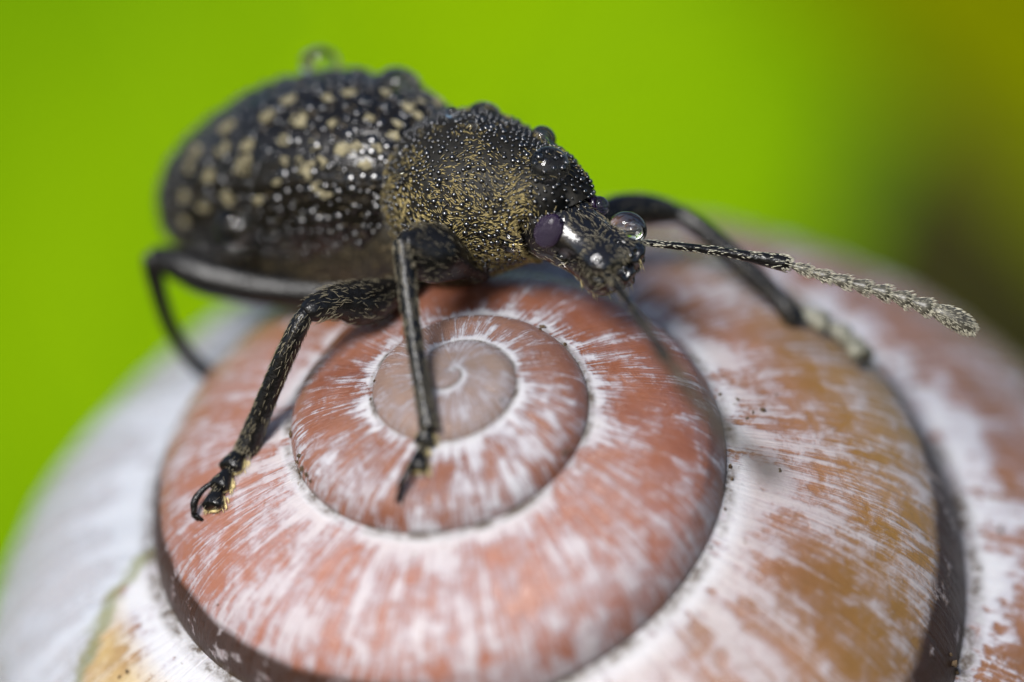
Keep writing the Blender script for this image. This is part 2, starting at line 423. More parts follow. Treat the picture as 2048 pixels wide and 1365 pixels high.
# mouth of the shell, turned away below
ring = []
ph_e = np.full(30, PH1); te = np.linspace(0, 1, 30)
rr, hh = profile(ph_e, te); ring += list(shell_pt(ph_e, rr, hh))
ring += list(Vb[-1][1:])
ring = np.array(ring); cen = ring.mean(0)
fwd = -E1 * math.sin(PH1) - E2 * math.cos(PH1)
lipV, lipF, *_ = tube(np.hstack([ring, np.full((len(ring), 1), .45)]), 110, 10)
mesh('aperture_lip', lipV, lipF, plain('shell_lip', (.35, .2, .14), .35, .2, 2), shell)
rin = ring * .97 + cen * .03 - fwd * .8; deep = cen + (ring - cen) * .55 - fwd * 5
n_ = len(ring)
apV = np.vstack([rin, deep, cen[None] - fwd * 6]); apF = [(i, i + 1, n_ + i + 1, n_ + i) for i in range(n_ - 1)] + [(n_ - 1, 0, n_, 2 * n_ - 1)]
apF += [(n_ + i, n_ + (i + 1) % n_, 2 * n_) for i in range(n_)]
mesh('aperture', apV, apF, plain('shell_inside', (.10, .06, .05), .4, .2, 2), shell)

def on_shell(px, py, lift=0.0):
    o_ = Vector(O - VIEW * D); t_ = Vector(P(px, py, 0)) - o_
    hit, nrm, _, _ = SHELL_BVH.ray_cast(o_, t_.normalized())
    if hit is None: return None, None
    nrm = np.array(nrm)
    if nrm @ VIEW > 0: nrm = -nrm
    return np.array(hit) + nrm * lift, nrm
def depth_of(p): return float((p - O) @ VIEW)

# ------------------------------------------------------------------ the weevil
DORSAL = unit(C2W((0.05, .80, .60)))
weevil = empty('weevil', P(850, 580, 2.0))
tag(weevil, 'black weevil with tan spots and granular back walking over the snail shell', 'weevil')

def ely_radial(u, th):
    a = np.angle(np.exp(1j * (th - PI / 2)))                 # 0 on the middle of the back
    seam = -.03 * np.exp(-(a / .035) ** 2)
    ribs = .005 * np.cos(a * 27) * (np.abs(a) < 2.45)
    edge_ = -.10 / (1 + np.exp(-(np.abs(a) - 2.5) / .03))
    return 1 + seam + ribs + edge_
ELY = Loft([(342, 432, 6.6, .03, 1, 1, .9, 2), (350, 430, 6.5, .45, 1, 1, .9, 2), (375, 424, 6.3, .92, 1, 1, .9, 2), (425, 405, 5.9, 1.38, 1, 1, .9, 2),
            (500, 380, 5.3, 1.76, 1, 1, .94, 2), (585, 358, 4.65, 2.03, 1, 1, .94, 2.05), (670, 348, 4.0, 2.12, 1, 1, .94, 2.1),
            (745, 350, 3.4, 2.02, 1, 1, .94, 2.1), (795, 356, 2.98, 1.88, 1, 1, .94, 2.1), (840, 362, 2.64, 1.68, 1, 1, .9, 2), (870, 368, 2.42, 1.32, 1, 1, .9, 2), (884, 371, 2.32, .7, 1, 1, .9, 2)],
           DORSAL, 90, 160, ely_radial)
BEL = Loft([(385, 480, 6.2, .3, .74, .9, .9, 2), (450, 478, 5.6, 1.0, .74, .9, .8, 2), (560, 470, 4.7, 1.5, .74, .8, .72, 2.2), (680, 466, 3.8, 1.66, .74, .8, .72, 2.3),
            (800, 462, 2.9, 1.62, .74, .8, .74, 2.3), (900, 462, 2.1, 1.42, .74, .8, .78, 2.2), (980, 460, 1.5, 1.1, .74, .8, .8, 2), (1010, 458, 1.3, .6, .74, .8, .8, 2)],
           DORSAL, 50, 60, lambda u, th: 1 + .02 * np.cos(u * 60))
def pro_radial(u, th):
    rim = .05 * np.exp(-((u - .93) / .02) ** 2) - .05 * np.exp(-((u - .87) / .03) ** 2) + .03 * np.exp(-((u - .12) / .03) ** 2)
    return 1 + rim + .012 * np.sin(th * 9 + u * 20) * np.sin(u * 22)
PRO = Loft([(846, 376, 2.55, .9), (852, 377, 2.46, 1.2), (866, 380, 2.32, 1.46), (900, 384, 2.0, 1.64), (945, 388, 1.62, 1.70), (992, 394, 1.26, 1.60),
            (1035, 400, .95, 1.40), (1070, 406, .72, 1.21), (1092, 410, .58, 1.14), (1096, 412, .56, .95), (1090, 411, .6, .7)], DORSAL, 80, 120, pro_radial)
def head_radial(u, th):
    a = np.angle(np.exp(1j * (th - PI / 2)))
    groove = -.07 * np.exp(-(a / .22) ** 2) * np.clip((u - .35) / .2, 0, 1)
    scrobe = -.20 * np.exp(-((np.abs(a) - 1.35) / .22) ** 2) * np.exp(-((u - .80) / .08) ** 2)
    notch = -.18 * np.exp(-(a / .45) ** 2) * np.clip((u - .9) / .1, 0, 1)
    return 1 + groove + scrobe + notch
HEADUP = unit(C2W((.25, .72, .65)))
HEAD = Loft([(1050, 402, .85, .80), (1068, 412, .72, .92), (1092, 428, .56, .90, 1, .95, 1, 2), (1120, 448, .36, .82, 1, .9, 1, 2.1), (1150, 470, .16, .70, 1, .85, 1, 2.2),
             (1178, 491, -.02, .62, 1.0, .82, 1, 2.4), (1202, 508, -.16, .62, 1.1, .8, 1, 2.5), (1224, 523, -.27, .66, 1.22, .78, .95, 2.5),
             (1242, 535, -.35, .62, 1.25, .75, .9, 2.4), (1252, 541, -.40, .45, 1.25, .75, .85, 2.3), (1256, 544, -.42, .2, 1.2, .7, .8, 2)], HEADUP, 70, 80, head_radial)
parts = []; matidx = []
for k, lf in enumerate((ELY, BEL, PRO, HEAD)):
    v, f = lf.geo(); parts.append((v, f)); matidx += [k] * len(f)
bv, bf = merge(parts)
body = mesh('body', bv, bf, [M_BODY, M_VENTER, M_COLLAR, M_CHITIN], weevil)
body.data.polygons.foreach_set('material_index', matidx)
BODY_BVH = BVHTree.FromPolygons([tuple(v) for v in bv.tolist()], bf)

def scatter(lf, n, u0, u1, a0, a1, mind):
    """evenly spread surface samples (u, angle) with a minimum spacing"""
    us, ts = [], []
    cu = rng.uniform(u0, u1, n); ct = rng.uniform(a0, a1, n)
    p = lf.at(cu, ct); cell = {}
    for i in range(n):
        k = tuple(np.floor(p[i] / mind).astype(int)); ok = True
        for dx in (-1, 0, 1):
            for dy in (-1, 0, 1):
                for dz in (-1, 0, 1):
                    for q in cell.get((k[0] + dx, k[1] + dy, k[2] + dz), ()):
                        if ((p[q] - p[i]) ** 2).sum() < mind * mind: ok = False; break
                    if not ok: break
                if not ok: break
            if not ok: break
        if ok: cell.setdefault(k, []).append(i); us.append(cu[i]); ts.append(ct[i])
    return np.array(us), np.array(ts)

# granules and hair of the collar shield
u, t = scatter(PRO, 14000, .10, .90, -.9, PI + .9, .10)
p, n, du, dv = PRO.frame(u, t)
v, f = blobs(p + n * .012, n, np.clip(rng.lognormal(math.log(.040), .32, len(p)), .02, .075), .85)
tag(mesh('granules', v, f, M_BEAD, body), 'glossy black granules of the collar shield', kind='stuff')
def coat(lf, n, u0, u1, a0, a1, ln, wd, mat, name, swirl=.8, lift=.2, keep=None, parent=None, dirsign=1):
    u = rng.uniform(u0, u1, n); t = rng.uniform(a0, a1, n)
    if keep is not None:
        m = keep(u, t); u, t = u[m], t[m]
    p, nn, du, dv = lf.frame(u, t)
    an = np.array([mnoise.noise(Vector(q * 1.3)) for q in p]) * swirl * 2 + rng.normal(0, .3, len(p))
    d = du * np.cos(an)[:, None] * dirsign + dv * np.sin(an)[:, None]
    v, f = hairs(p, nn, d, rng.uniform(.7, 1.25, len(p)) * ln, rng.uniform(.7, 1.2, len(p)) * wd, lift)
    return tag(mesh(name, v, f, mat, parent or body), kind='stuff')
def dense(lf, thr, sc):
    def k(u, t):
        p = lf.at(u, t)
        return np.array([mnoise.noise(Vector(q * sc)) for q in p]) > thr + rng.normal(0, .12, len(u))
    return k
def collar_keep(u, t):
    p = PRO.at(u, t); nz = np.array([mnoise.noise(Vector(q * 1.6)) for q in p])
    a = np.abs(np.angle(np.exp(1j * (t - PI / 2))))                       # 0 along the middle of the back
    pr = np.clip((a - .35) / .8, .10, .85) + .25 * np.exp(-((u - .15) / .12) ** 2) + .55 * nz
    return rng.uniform(0, 1, len(u)) < pr
coat(PRO, 12500, .13, .93, -1.2, PI + 1.2, .13, .018, M_HAIR, 'collar_hair', .9, .22, collar_keep)
# wing cases: granules in long rows, fine down, patches of tan scales
us, ts = [], []
for k in range(-10, 11):
    if k == 0: continue
    a = PI / 2 + (k - .5 * np.sign(k)) * .2327
    m = 34
    us += list(np.linspace(.05, .97, m) + rng.normal(0, .011, m)); ts += list(a + rng.normal(0, .045, m))
us, ts = np.clip(np.array(us), .02, .98), np.array(ts)
kp = rng.uniform(0, 1, len(us)) < .92; us, ts = us[kp], ts[kp]
p, n, du, dv = ELY.frame(us, ts)
v, f = blobs(p + n * .01, n, rng.uniform(.06, .145, len(p)), .45)
tag(mesh('wing_case_granules', v, f, M_BEAD, body), 'glossy black granules in rows along the wing cases', kind='stuff')
us2, ts2 = scatter(ELY, 4000, .05, .98, -1.0, PI + 1.0, .2)
p, n, du, dv = ELY.frame(us2, ts2)
v, f = blobs(p, n, rng.uniform(.04, .07, len(p)), .7)
tag(mesh('wing_case_bumps', v, f, M_BEAD, body), kind='stuff')
coat(ELY, 600, .03, .99, -.9, PI + .9, .16, .02, M_HAIRB, 'wing_case_down', .6, .3, dirsign=-1)
coat(BEL, 1100, .02, .98, -2.2, .3, .2, .022, M_HAIRB, 'belly_hair', 1.0, .2)
# tan scale patches (longitude u, angle), biggest on the shaded rear
spots = []
for (px, py, s) in [(600, 245, .17), (572, 282, .12), (500, 290, .15), (460, 255, .17), (635, 290, .13), (690, 300, .15), (715, 296, .1), (575, 320, .1), (605, 318, .08), (625, 338, .2), (648, 325, .1),
                    (490, 332, .19), (448, 298, .16), (420, 350, .15), (385, 330, .13), (462, 398, .18), (412, 410, .14), (372, 390, .14), (370, 440, .12), (395, 300, .13), (575, 205, .15), (540, 235, .12),
                    (520, 400, .1), (655, 385, .12), (640, 372, .1), (735, 330, .1), (760, 300, .09), (820, 215, .12), (845, 205, .1), (835, 232, .12), (860, 185, .12), (745, 240, .07), (670, 250, .07),
                    (700, 188, .12), (660, 200, .1), (780, 190, .1), (830, 175, .12), (560, 365, .07), (800, 250, .07), (790, 275, .07)]:
    o_ = Vector(O - VIEW * D); dr = (Vector(P(px, py, 0)) - o_).normalized()
    hit, nm, idx, _ = BODY_BVH.ray_cast(o_, dr)
    if hit is not None: spots.append((np.array(hit), s))
# mirrored companions on the far wing case
gu, gt = np.meshgrid(np.linspace(.02, .99, 160), np.linspace(-.6, PI + .6, 160), indexing='ij')
GP = ELY.at(gu, gt).reshape(-1, 3); GU, GT = gu.ravel(), gt.ravel()
seats = []
for c, s in spots:
    j = ((GP - c) ** 2).sum(1).argmin(); seats.append((GU[j], GT[j], s))
for (u0, t0, s) in list(seats)[::2]:
    if t0 < 1.1: seats.append((u0, PI - t0, s))
for (u0, t0, s) in seats:
    s = s * rng.uniform(.7, .95); s *= 1.15; n0 = int(34 * (s / .14) ** 2) + 8
    base = ELY.at(np.array([u0]), np.array([t0]))[0]
    e = 1e-3
    lu = np.linalg.norm(ELY.at(np.array([min(u0 + e, 1)]), np.array([t0])) - ELY.at(np.array([max(u0 - e, 0)]), np.array([t0]))) / (2 * e)
    lt = np.linalg.norm(ELY.at(np.array([u0]), np.array([t0 + e])) - ELY.at(np.array([u0]), np.array([t0 - e]))) / (2 * e)
    rr = np.sqrt(rng.uniform(0, 1, n0)) * s * rng.uniform(.7, 1.15, n0); aa = rng.uniform(0, 2 * PI, n0)
    uu = np.clip(u0 + rr * np.cos(aa) * 1.25 / max(lu, .3), .005, .995); t2 = t0 + rr * np.sin(aa) * .9 / max(lt, .3)
    p, n, du, dv = ELY.frame(uu, t2)
    kk = np.array([mnoise.noise(Vector(q * 6.5)) for q in p]) > -.12; kk[:4] = True
    p, n, du, dv = p[kk], n[kk], du[kk], dv[kk]; n0 = len(p)
    an = rng.normal(0, .5, n0)
    v, f = hairs(p + n * .03, n, -du * np.cos(an)[:, None] + dv * np.sin(an)[:, None], rng.uniform(.09, .15, n0), rng.uniform(.05, .075, n0), .22)
    mesh('scale_patch', v, f, M_SCALE, body)
# head hair in whorled lines, bare glossy cheeks
def head_keep(u, t):
    p = HEAD.at(u, t)
    bare = np.zeros(len(u), bool)
    for (px, py, r0) in ((1050, 432, .26), (1098, 462, .36), (1140, 492, .24), (1192, 518, .26)):
        q = P(px, py, -.4); dd = p - q; dd = dd - np.outer(dd @ VIEW, VIEW)
        bare |= (np.linalg.norm(dd, axis=1) < r0) & ((p - P(1110, 445, .4)) @ -VIEW > 0)
    return ~bare & (u < .93)
coat(HEAD, 1200, .10, .92, -PI, PI, .14, .013, M_HAIRS, 'head_hair', 1.5, .22, head_keep)
coat(HEAD, 350, .10, .90, .2, PI - .2, .15, .014, M_HAIRS, 'head_crown_hair', 1.5, .25, head_keep)
# eyes
def ellipsoid(name, c, axes, rad, mat, parent, base=ICO4, rough=0, power=1):
    v, f = base
    if power != 1: v = np.sign(v) * np.abs(v) ** power
    if rough: v = v * (1 + rough * np.array([mnoise.noise(Vector(q * 2.1 + np.asarray(rad) * 9)) for q in v]))[:, None]
    V = np.asarray(c) + sum(v[:, k:k + 1] * rad[k] * np.asarray(axes[k]) for k in range(3))
    return mesh(name, V, f.tolist(), mat, parent)
hu = .30
pe, ne, due, dve = HEAD.frame(np.array([.30, .30]), np.array([-.02, PI + .02]))
o_ = Vector(O - VIEW * D); hit, nm, _, _ = BODY_BVH.ray_cast(o_, (Vector(P(1097, 462, 0)) - o_).normalized())
j = ((HEAD.at(gu, gt).reshape(-1, 3) - np.array(hit)) ** 2).sum(1).argmin(); eu, et = GU[j], GT[j]
for tt_ in (et, PI - et):
    pe, ne, due, dve = [q[0] for q in HEAD.frame(np.array([eu]), np.array([tt_]))]
    ex, ey = due, np.cross(ne, due); er = (.29, .37, .17); ec = pe - ne * .03
    v0 = ec + sum(ICO4[0][:, k:k + 1] * er[k] * q for k, q in enumerate((ex, ey, ne)))
    fp, fn = [], []
    for a_ in range(-9, 10):
        for b_ in range(-9, 10):
            x_, y_ = (a_ + .5 * (b_ % 2)) * .046, b_ * .040
            k_ = 1 - (x_ / er[0]) ** 2 - (y_ / er[1]) ** 2
            if k_ > .12:
                z_ = er[2] * math.sqrt(k_); fp.append(ec + ex * x_ + ey * y_ + ne * z_); fn.append(ex * x_ / er[0] ** 2 + ey * y_ / er[1] ** 2 + ne * z_ / er[2] ** 2)
    v1, f1 = blobs(np.array(fp), np.array(fn), .024, .8, ICO2)
    vv, ff = merge([(v0, ICO4[1].tolist()), (v1, f1.tolist())])
    mesh('eye', vv, ff, M_EYE, body)
# jaws and the lip below, with bristles
tip = P(1252, 541, -.4)
snout = unit(P(1256, 544, -.42) - P(1178, 491, -.02)); sup = unit(HEADUP - (HEADUP @ snout) * snout); sside = np.cross(snout, sup)
for (px, py, d, rx, ry, rz) in ((1264, 512, -.30, .22, .30, .26), (1246, 550, -.46, .22, .26, .26)):     # blunt, notched cutting jaws
    ellipsoid('mandible', P(px, py, d), (snout, sside, sup), (rx, ry, rz), M_CHITIN, body, ICO4, .38, .8)
lip = ellipsoid('lower_lip', P(1195, 556, -.35), (unit(RIGHT * .8 - UP * .5), unit(RIGHT * .5 + UP * .8), -VIEW), (.34, .2, .26), M_CHITIN, body, ICO3)
bp, bd = [], []
for (px, py, dx, dy, k) in ((1190, 578, .25, -1, 9), (1252, 564, .1, -1, 4), (1282, 520, .35, -.9, 5), (1170, 560, .1, -1, 9), (1205, 575, .5, -1, 6)):
    for q in range(k):
        bp.append(P(px + random.uniform(-9, 9), py + random.uniform(-8, 4), -.4 + random.uniform(-.1, .1))); bd.append(C2W((dx + random.uniform(-.2, .2), dy, random.uniform(-.3, .3))))
v, f = hairs(np.array(bp), np.tile(-VIEW, (len(bp), 1)), np.array(bd), rng.uniform(.16, .34, len(bp)), .02, .05)
tag(mesh('bristles', v, f, M_PAD, body), kind='stuff')

# ---- legs
def leg_hair(c, r, T, S, U, n, ln, mat, parent, name='leg_hair', lift=.2, wd=.012):
    i = rng.integers(1, len(c) - 1, n); a = rng.uniform(0, 2 * PI, n)
    nn = S[i] * np.cos(a)[:, None] + U[i] * np.sin(a)[:, None]
    f_ = rng.uniform(0, 1, n)[:, None]; cc = c[i] * (1 - f_) + c[i + 1] * f_
    p = cc + nn * (r[i])[:, None]
    d = T[i] + .25 * rng.normal(size=(n, 3))
    v, f = hairs(p, nn, d, rng.uniform(.6, 1.2, n) * ln, wd, lift)
    return tag(mesh(name, v, f, mat, parent), kind='stuff')

def make_leg(fem, tib, tarsi, claw, mat=M_LEG, tmat=M_LEG, hmat=M_HAIRS, hn=500, pads=True, label=None):
    F_ = np.array([[*P(a, b_, c_), r] for a, b_, c_, r in fem]); T_ = np.array([[*P(a, b_, c_), r] for a, b_, c_, r in tib]) if not isinstance(tib, np.ndarray) else tib
    v1, f1, *g1 = tube(F_, 44, 20); v2, f2, *g2 = tube(T_, 50, 16)
    v, f = merge([(v1, f1), (v2, f2)])
    o = mesh('leg', v, f, mat, weevil)
    if label: o['label'] = label
    leg_hair(*[q[:37] for q in g1], int(hn * .45), .2, hmat, o); leg_hair(*g2, int(hn * .5), .17, hmat, o)
    for (a, b_, nrm) in tarsi:                              # heart-shaped tarsal segments with a pale brush under each
        ax = unit(b_ - a); ln = np.linalg.norm(b_ - a); nrm = unit(nrm - (nrm @ ax) * ax); sd_ = np.cross(ax, nrm)
        w_ = .56 * ln
        rows = [(0, .30), (.2, .5), (.55, .85), (.85, 1.0), (1.0, .7)]
        V_, nn = [], 12
        for q, k in rows:
            for j in range(nn):
                an = 2 * PI * j / nn
                V_.append(a + ax * ln * (q + .12 * abs(math.cos(an)) * (q > .5)) + sd_ * math.cos(an) * w_ * k + nrm * math.sin(an) * w_ * .62 * k)
        Fq = grid_faces(5, nn) + [tuple(reversed(range(nn))), tuple(4 * nn + j for j in range(nn))]
        seg = mesh('tarsal_segment', V_, Fq, tmat, o)
        va = np.array(V_); pk = rng.integers(0, len(va), 45); ctr_ = a + ax * np.clip(((va[pk] - a) @ ax), 0, ln)[:, None]
        v6, f6 = hairs(va[pk], va[pk] - ctr_, ax + .3 * rng.normal(size=(45, 3)), rng.uniform(.07, .15, 45), .011, .3)
        tag(mesh('tarsal_hair', v6, f6, hmat, o), kind='stuff')
        if pads:
            m = 60
            q = rng.uniform(.45, 1.05, m); s_ = rng.uniform(-1.1, 1.1, m)
            pp = a + ax * (ln * q)[:, None] + sd_ * (s_ * w_ * .95)[:, None] - nrm * (w_ * .40)
            v3, f3 = hairs(pp, np.tile(-nrm, (m, 1)), ax + sd_ * (s_ * .6)[:, None] - .3 * nrm, rng.uniform(.10, .17, m), .022, .3)
            v4, f4 = blobs(np.array([a + ax * ln * .72 - nrm * w_ * .42]), -nrm[None], np.array([w_ * .86]), .35, ICO2)
            v3, f3 = merge([(v3, f3), (v4, f4.tolist())])
            tag(mesh('tarsal_brush', v3, f3, M_PAD, o), 'pale yellow brush under the foot', kind='stuff')
    if claw is not None:
        cl = np.asarray(claw)
        v5, f5, *g5 = tube(cl, 24, 10)
        mesh('claw_segment', v5, f5, tmat, o)
        tipp = cl[-1, :3]; ax = unit(cl[-1, :3] - cl[-2, :3])
        return o, tipp, ax
    return o, None, None

def feet(pix, lift=.14):
    """tarsal segments following the shell surface between photograph points"""
    out = []
    pts = []
    for (px, py) in pix:
        q, nn = on_shell(px, py, lift); pts.append((q, nn))
    for (a, n1), (b_, n2) in zip(pts[:-1], pts[1:]):
        out.append((a, a + (b_ - a) * 1.02, n1 + n2))
    return out
def claws(o, base, ax, nrm, side, size, mat=M_LEG):
    for s in (-1, 1):
        pts = []
        for k in range(5):
            q = k / 4
            pts.append([*(base + ax * size * math.sin(q * 2.2) * .8 + side * s * size * (.12 + .25 * q) - nrm * size * .75 * (1 - math.cos(q * 2.0)) * .6), .042 * size / .3 * (1 - q) + .005])
        v, f, *_ = tube(np.array(pts), 14, 8); mesh('claw', v, f, mat, o)

def claw_path(pix, lifts, rad):
    out = []
    for (px, py), l_, r in zip(pix, lifts, rad):
        q, nn = on_shell(px, py, l_); out.append([*q, r])
    return np.array(out)

# right front leg, knee towards the camera
tq, tn = on_shell(858, 858, .22); td = depth_of(tq)
o, tp, ax = make_leg([(965, 548, 1.25, .2), (930, 535, .7, .26), (897, 519, .1, .46), (868, 508, -.3, .60), (842, 498, -.55, .52), (818, 487, -.78, .30), (804, 481, -.88, .2)],
         [(803, 478, -.90, .16), (806, 500, -.92, .2), (814, 570, -1.05, .185), (824, 650, -1.25, .175), (838, 740, -1.55, .17), (850, 810, td * .55 - .75, .18), (858, 858, td, .2)],
         feet([(858, 852), (854, 882), (848, 910), (838, 944)], .16), claw_path([(842, 915), (828, 950), (812, 975), (803, 992)], (.2, .3, .25, .12), (.07, .07, .08, .05)), hn=1000)
_, nn = on_shell(803, 992); claws(o, tp, ax, nn, unit(np.cross(ax, nn)), .25)
# right middle leg
tq, tn = on_shell(494, 898, .22); td = depth_of(tq)
o, tp, ax = make_leg([(830, 575, 2.0, .24), (790, 585, 1.55, .32), (750, 600, 1.1, .44), (715, 606, .78, .46), (680, 604, .5, .36), (648, 610, .28, .30), (622, 622, .1, .25), (610, 630, .05, .17)],
         [(616, 618, .08, .13), (604, 640, .04, .19), (580, 690, td * .15, .205), (552, 755, td * .4, .21), (525, 820, td * .7, .215), (506, 868, td * .9, .235), (494, 900, td, .25), (490, 908, td, .19)],
         feet([(490, 905), (468, 945), (446, 982), (434, 1020)], .16), claw_path([(446, 972), (425, 992), (406, 1015), (397, 1036)], (.20, .28, .26, .14), (.05, .06, .08, .06)), hn=950)
_, nn = on_shell(397, 1036); claws(o, tp, unit(C2W((.75, -.6, -.1))), nn, unit(np.cross(ax, nn)), .34)
# right hind leg
o, tp, ax = make_leg([(760, 570, 3.1, .3), (660, 585, 3.4, .32), (560, 580, 3.75, .34), (480, 568, 4.0, .38), (415, 552, 4.2, .42), (365, 532, 4.35, .36), (325, 518, 4.5, .27), (302, 513, 4.55, .2)],
         [(298, 508, 4.5, .15), (304, 530, 4.55, .2), (318, 590, 4.75, .175), (338, 648, 5.0, .165), (368, 700, 5.3, .165), (402, 738, 5.6, .18), (432, 756, 5.8, .2)],
         [], None, hmat=M_HAIRD, hn=200)
hb = P(432, 756, 5.8)
for k in range(3):
    a = hb + (RIGHT * .30 - UP * .02 + VIEW * .28) * k
    make = a + (RIGHT * .34 - UP * .02 + VIEW * .3)
    axk = unit(make - a)
    v, f, *_ = tube(np.array([[*a, .08], [*(a + (make - a) * .5), .15], [*make, .19]]), 10, 10)
    mesh('tarsal_segment', v, f, M_LEG, o)
v, f, *_ = tube(np.array([[*make, .07], [*(make + axk * .4), .07], [*(make + axk * .6 - UP * .2), .03]]), 10, 8); mesh('claw', v, f, M_LEG, o)
# left front leg, beyond the snout
tq, tn = on_shell(1592, 648, .25); td = depth_of(tq)
o, tp, ax = make_leg([(1120, 480, 2.0, .24), (1190, 440, 2.4, .3), (1240, 424, 2.8, .36), (1290, 420, 3.1, .34), (1330, 424, 3.35, .27), (1352, 430, 3.5, .2)],
         [(1344, 420, 3.5, .15), (1362, 430, 3.5, .2), (1400, 455, 3.4 + .1 * (td - 3.4), .22), (1450, 498, 3.4 + .35 * (td - 3.4), .225), (1500, 545, 3.4 + .6 * (td - 3.4), .235), (1548, 590, 3.4 + .8 * (td - 3.4), .21), (1580, 625, 3.4 + .95 * (td - 3.4), .24), (1592, 648, td, .22)],
         feet([(1590, 640), (1640, 664), (1682, 690), (1712, 728)], .24), claw_path([(1690, 700), (1705, 715), (1716, 728)], (.3, .35, .2), (.1, .1, .07)), tmat=M_PALE, hmat=M_HAIRS, hn=260, pads=False)
_, nn = on_shell(1716, 728); claws(o, tp, ax, nn, unit(np.cross(ax, nn)), .3)
# the two far legs, mostly behind the body
for (fem, tib) in (([(900, 545, 3.6, .24), (880, 500, 4.6, .36), (860, 440, 5.8, .44), (840, 400, 6.6, .28), (835, 395, 6.9, .2)],
                    [(835, 393, 6.9, .16), (835, 410, 7.1, .19), (842, 450, 7.6, .17), (852, 490, 8.1, .17), (860, 520, 8.5, .22)]),
                   ([(700, 560, 5.2, .26), (650, 500, 6.4, .36), (600, 430, 7.8, .42), (570, 400, 8.6, .28), (560, 395, 8.9, .2)],
                    [(560, 393, 8.9, .16), (560, 410, 9.1, .19), (570, 450, 9.6, .17), (585, 490, 10.0, .17), (600, 520, 10.3, .22)])):
    e = np.array(P(*tib[-1][:3])); hit, nm, _, _ = SHELL_BVH.ray_cast(Vector(e + UP * 2), Vector(-UP))
    o, *_ = make_leg(fem, tib, [], None, hn=200)
    a = e
    for k in range(3):
        b_ = a + (VIEW * .35 - UP * .12 - RIGHT * .05)
        v, f, *_ = tube(np.array([[*a, .09], [*((a + b_) / 2), .15], [*b_, .19]]), 10, 10); mesh('tarsal_segment', v, f, M_LEG, o); a = b_

# ---- antennae: long scape, seven-jointed funicle, spindle club
M_FUN = plain('funicle_chitin', (.07, .065, .05), .4, .5, 9)
def make_antenna(scape, fun, club, hmat=M_HAIRS, hn=260, hl=.12):
    S_ = np.array([[*P(a, b_, c_), r] for a, b_, c_, r in scape])
    v, f, *g = tube(S_, 46, 14); o = mesh('antenna', v, f, M_LEG, weevil)
    leg_hair(*g, hn, hl, hmat, o, 'antenna_hair', .12, .018)
    fp = catmull(np.array([[*P(a, b_, c_), r] for a, b_, c_, r in fun]), 8)
    for k in range(7):
        a, b_ = fp[k], fp[k + 1]; r = a[3]
        q = lambda s: a[:3] + (b_[:3] - a[:3]) * s
        v, f, *g = tube(np.array([[*q(0), r * .45], [*q(.35), r * .8], [*q(.75), r * 1.15], [*q(.96), r * .85], [*q(1.02), r * .4]]), 16, 12)
        seg = mesh('funicle_segment', v, f, M_FUN if hmat is M_PALEHAIR else M_LEG, o)
        leg_hair(*g, 150, .12, hmat, o, 'segment_hair', .5, .011)
    C_ = np.array([[*P(a, b_, c_), r] for a, b_, c_, r in club])
    v, f, *g = tube(C_, 30, 14); mesh('club', v, f, M_FUN if hmat is M_PALEHAIR else M_LEG, o)
    leg_hair(*g, 600, .10, hmat, o, 'club_hair', .45, .011)
    return o
M_PALEHAIR = plain('pale_hair', (.55, .52, .40), .45, .25, 4)
make_antenna([(1268, 482, -.15, .05), (1290, 486, -.1, .06), (1350, 492, -.05, .075), (1430, 502, 0, .09), (1500, 514, 0, .115), (1545, 522, 0, .16), (1570, 527, 0, .165), (1580, 529, 0, .09)],
             [(1580, 530, 0, .105), (1650, 553, 0, .125), (1720, 572, 0, .14), (1790, 592, 0, .155), (1862, 618, 0, .165)],
             [(1860, 617, 0, .07), (1880, 625, 0, .17), (1905, 636, 0, .205), (1930, 650, 0, .18), (1950, 664, 0, .05)], M_PALEHAIR)
make_antenna([(1200, 538, -.75, .05), (1225, 562, -1.1, .10), (1250, 595, -1.7, .075), (1280, 640, -2.5, .08), (1308, 680, -3.2, .10), (1328, 710, -3.8, .15), (1336, 722, -4.0, .08)],
             [(1336, 722, -4.0, .10), (1375, 775, -4.8, .11), (1420, 830, -5.7, .11), (1465, 875, -6.6, .12), (1505, 912, -7.4, .13)],
             [(1505, 912, -7.4, .07), (1518, 924, -7.7, .16), (1535, 938, -8.0, .2), (1552, 952, -8.4, .16), (1562, 960, -8.6, .05)], M_HAIRS)

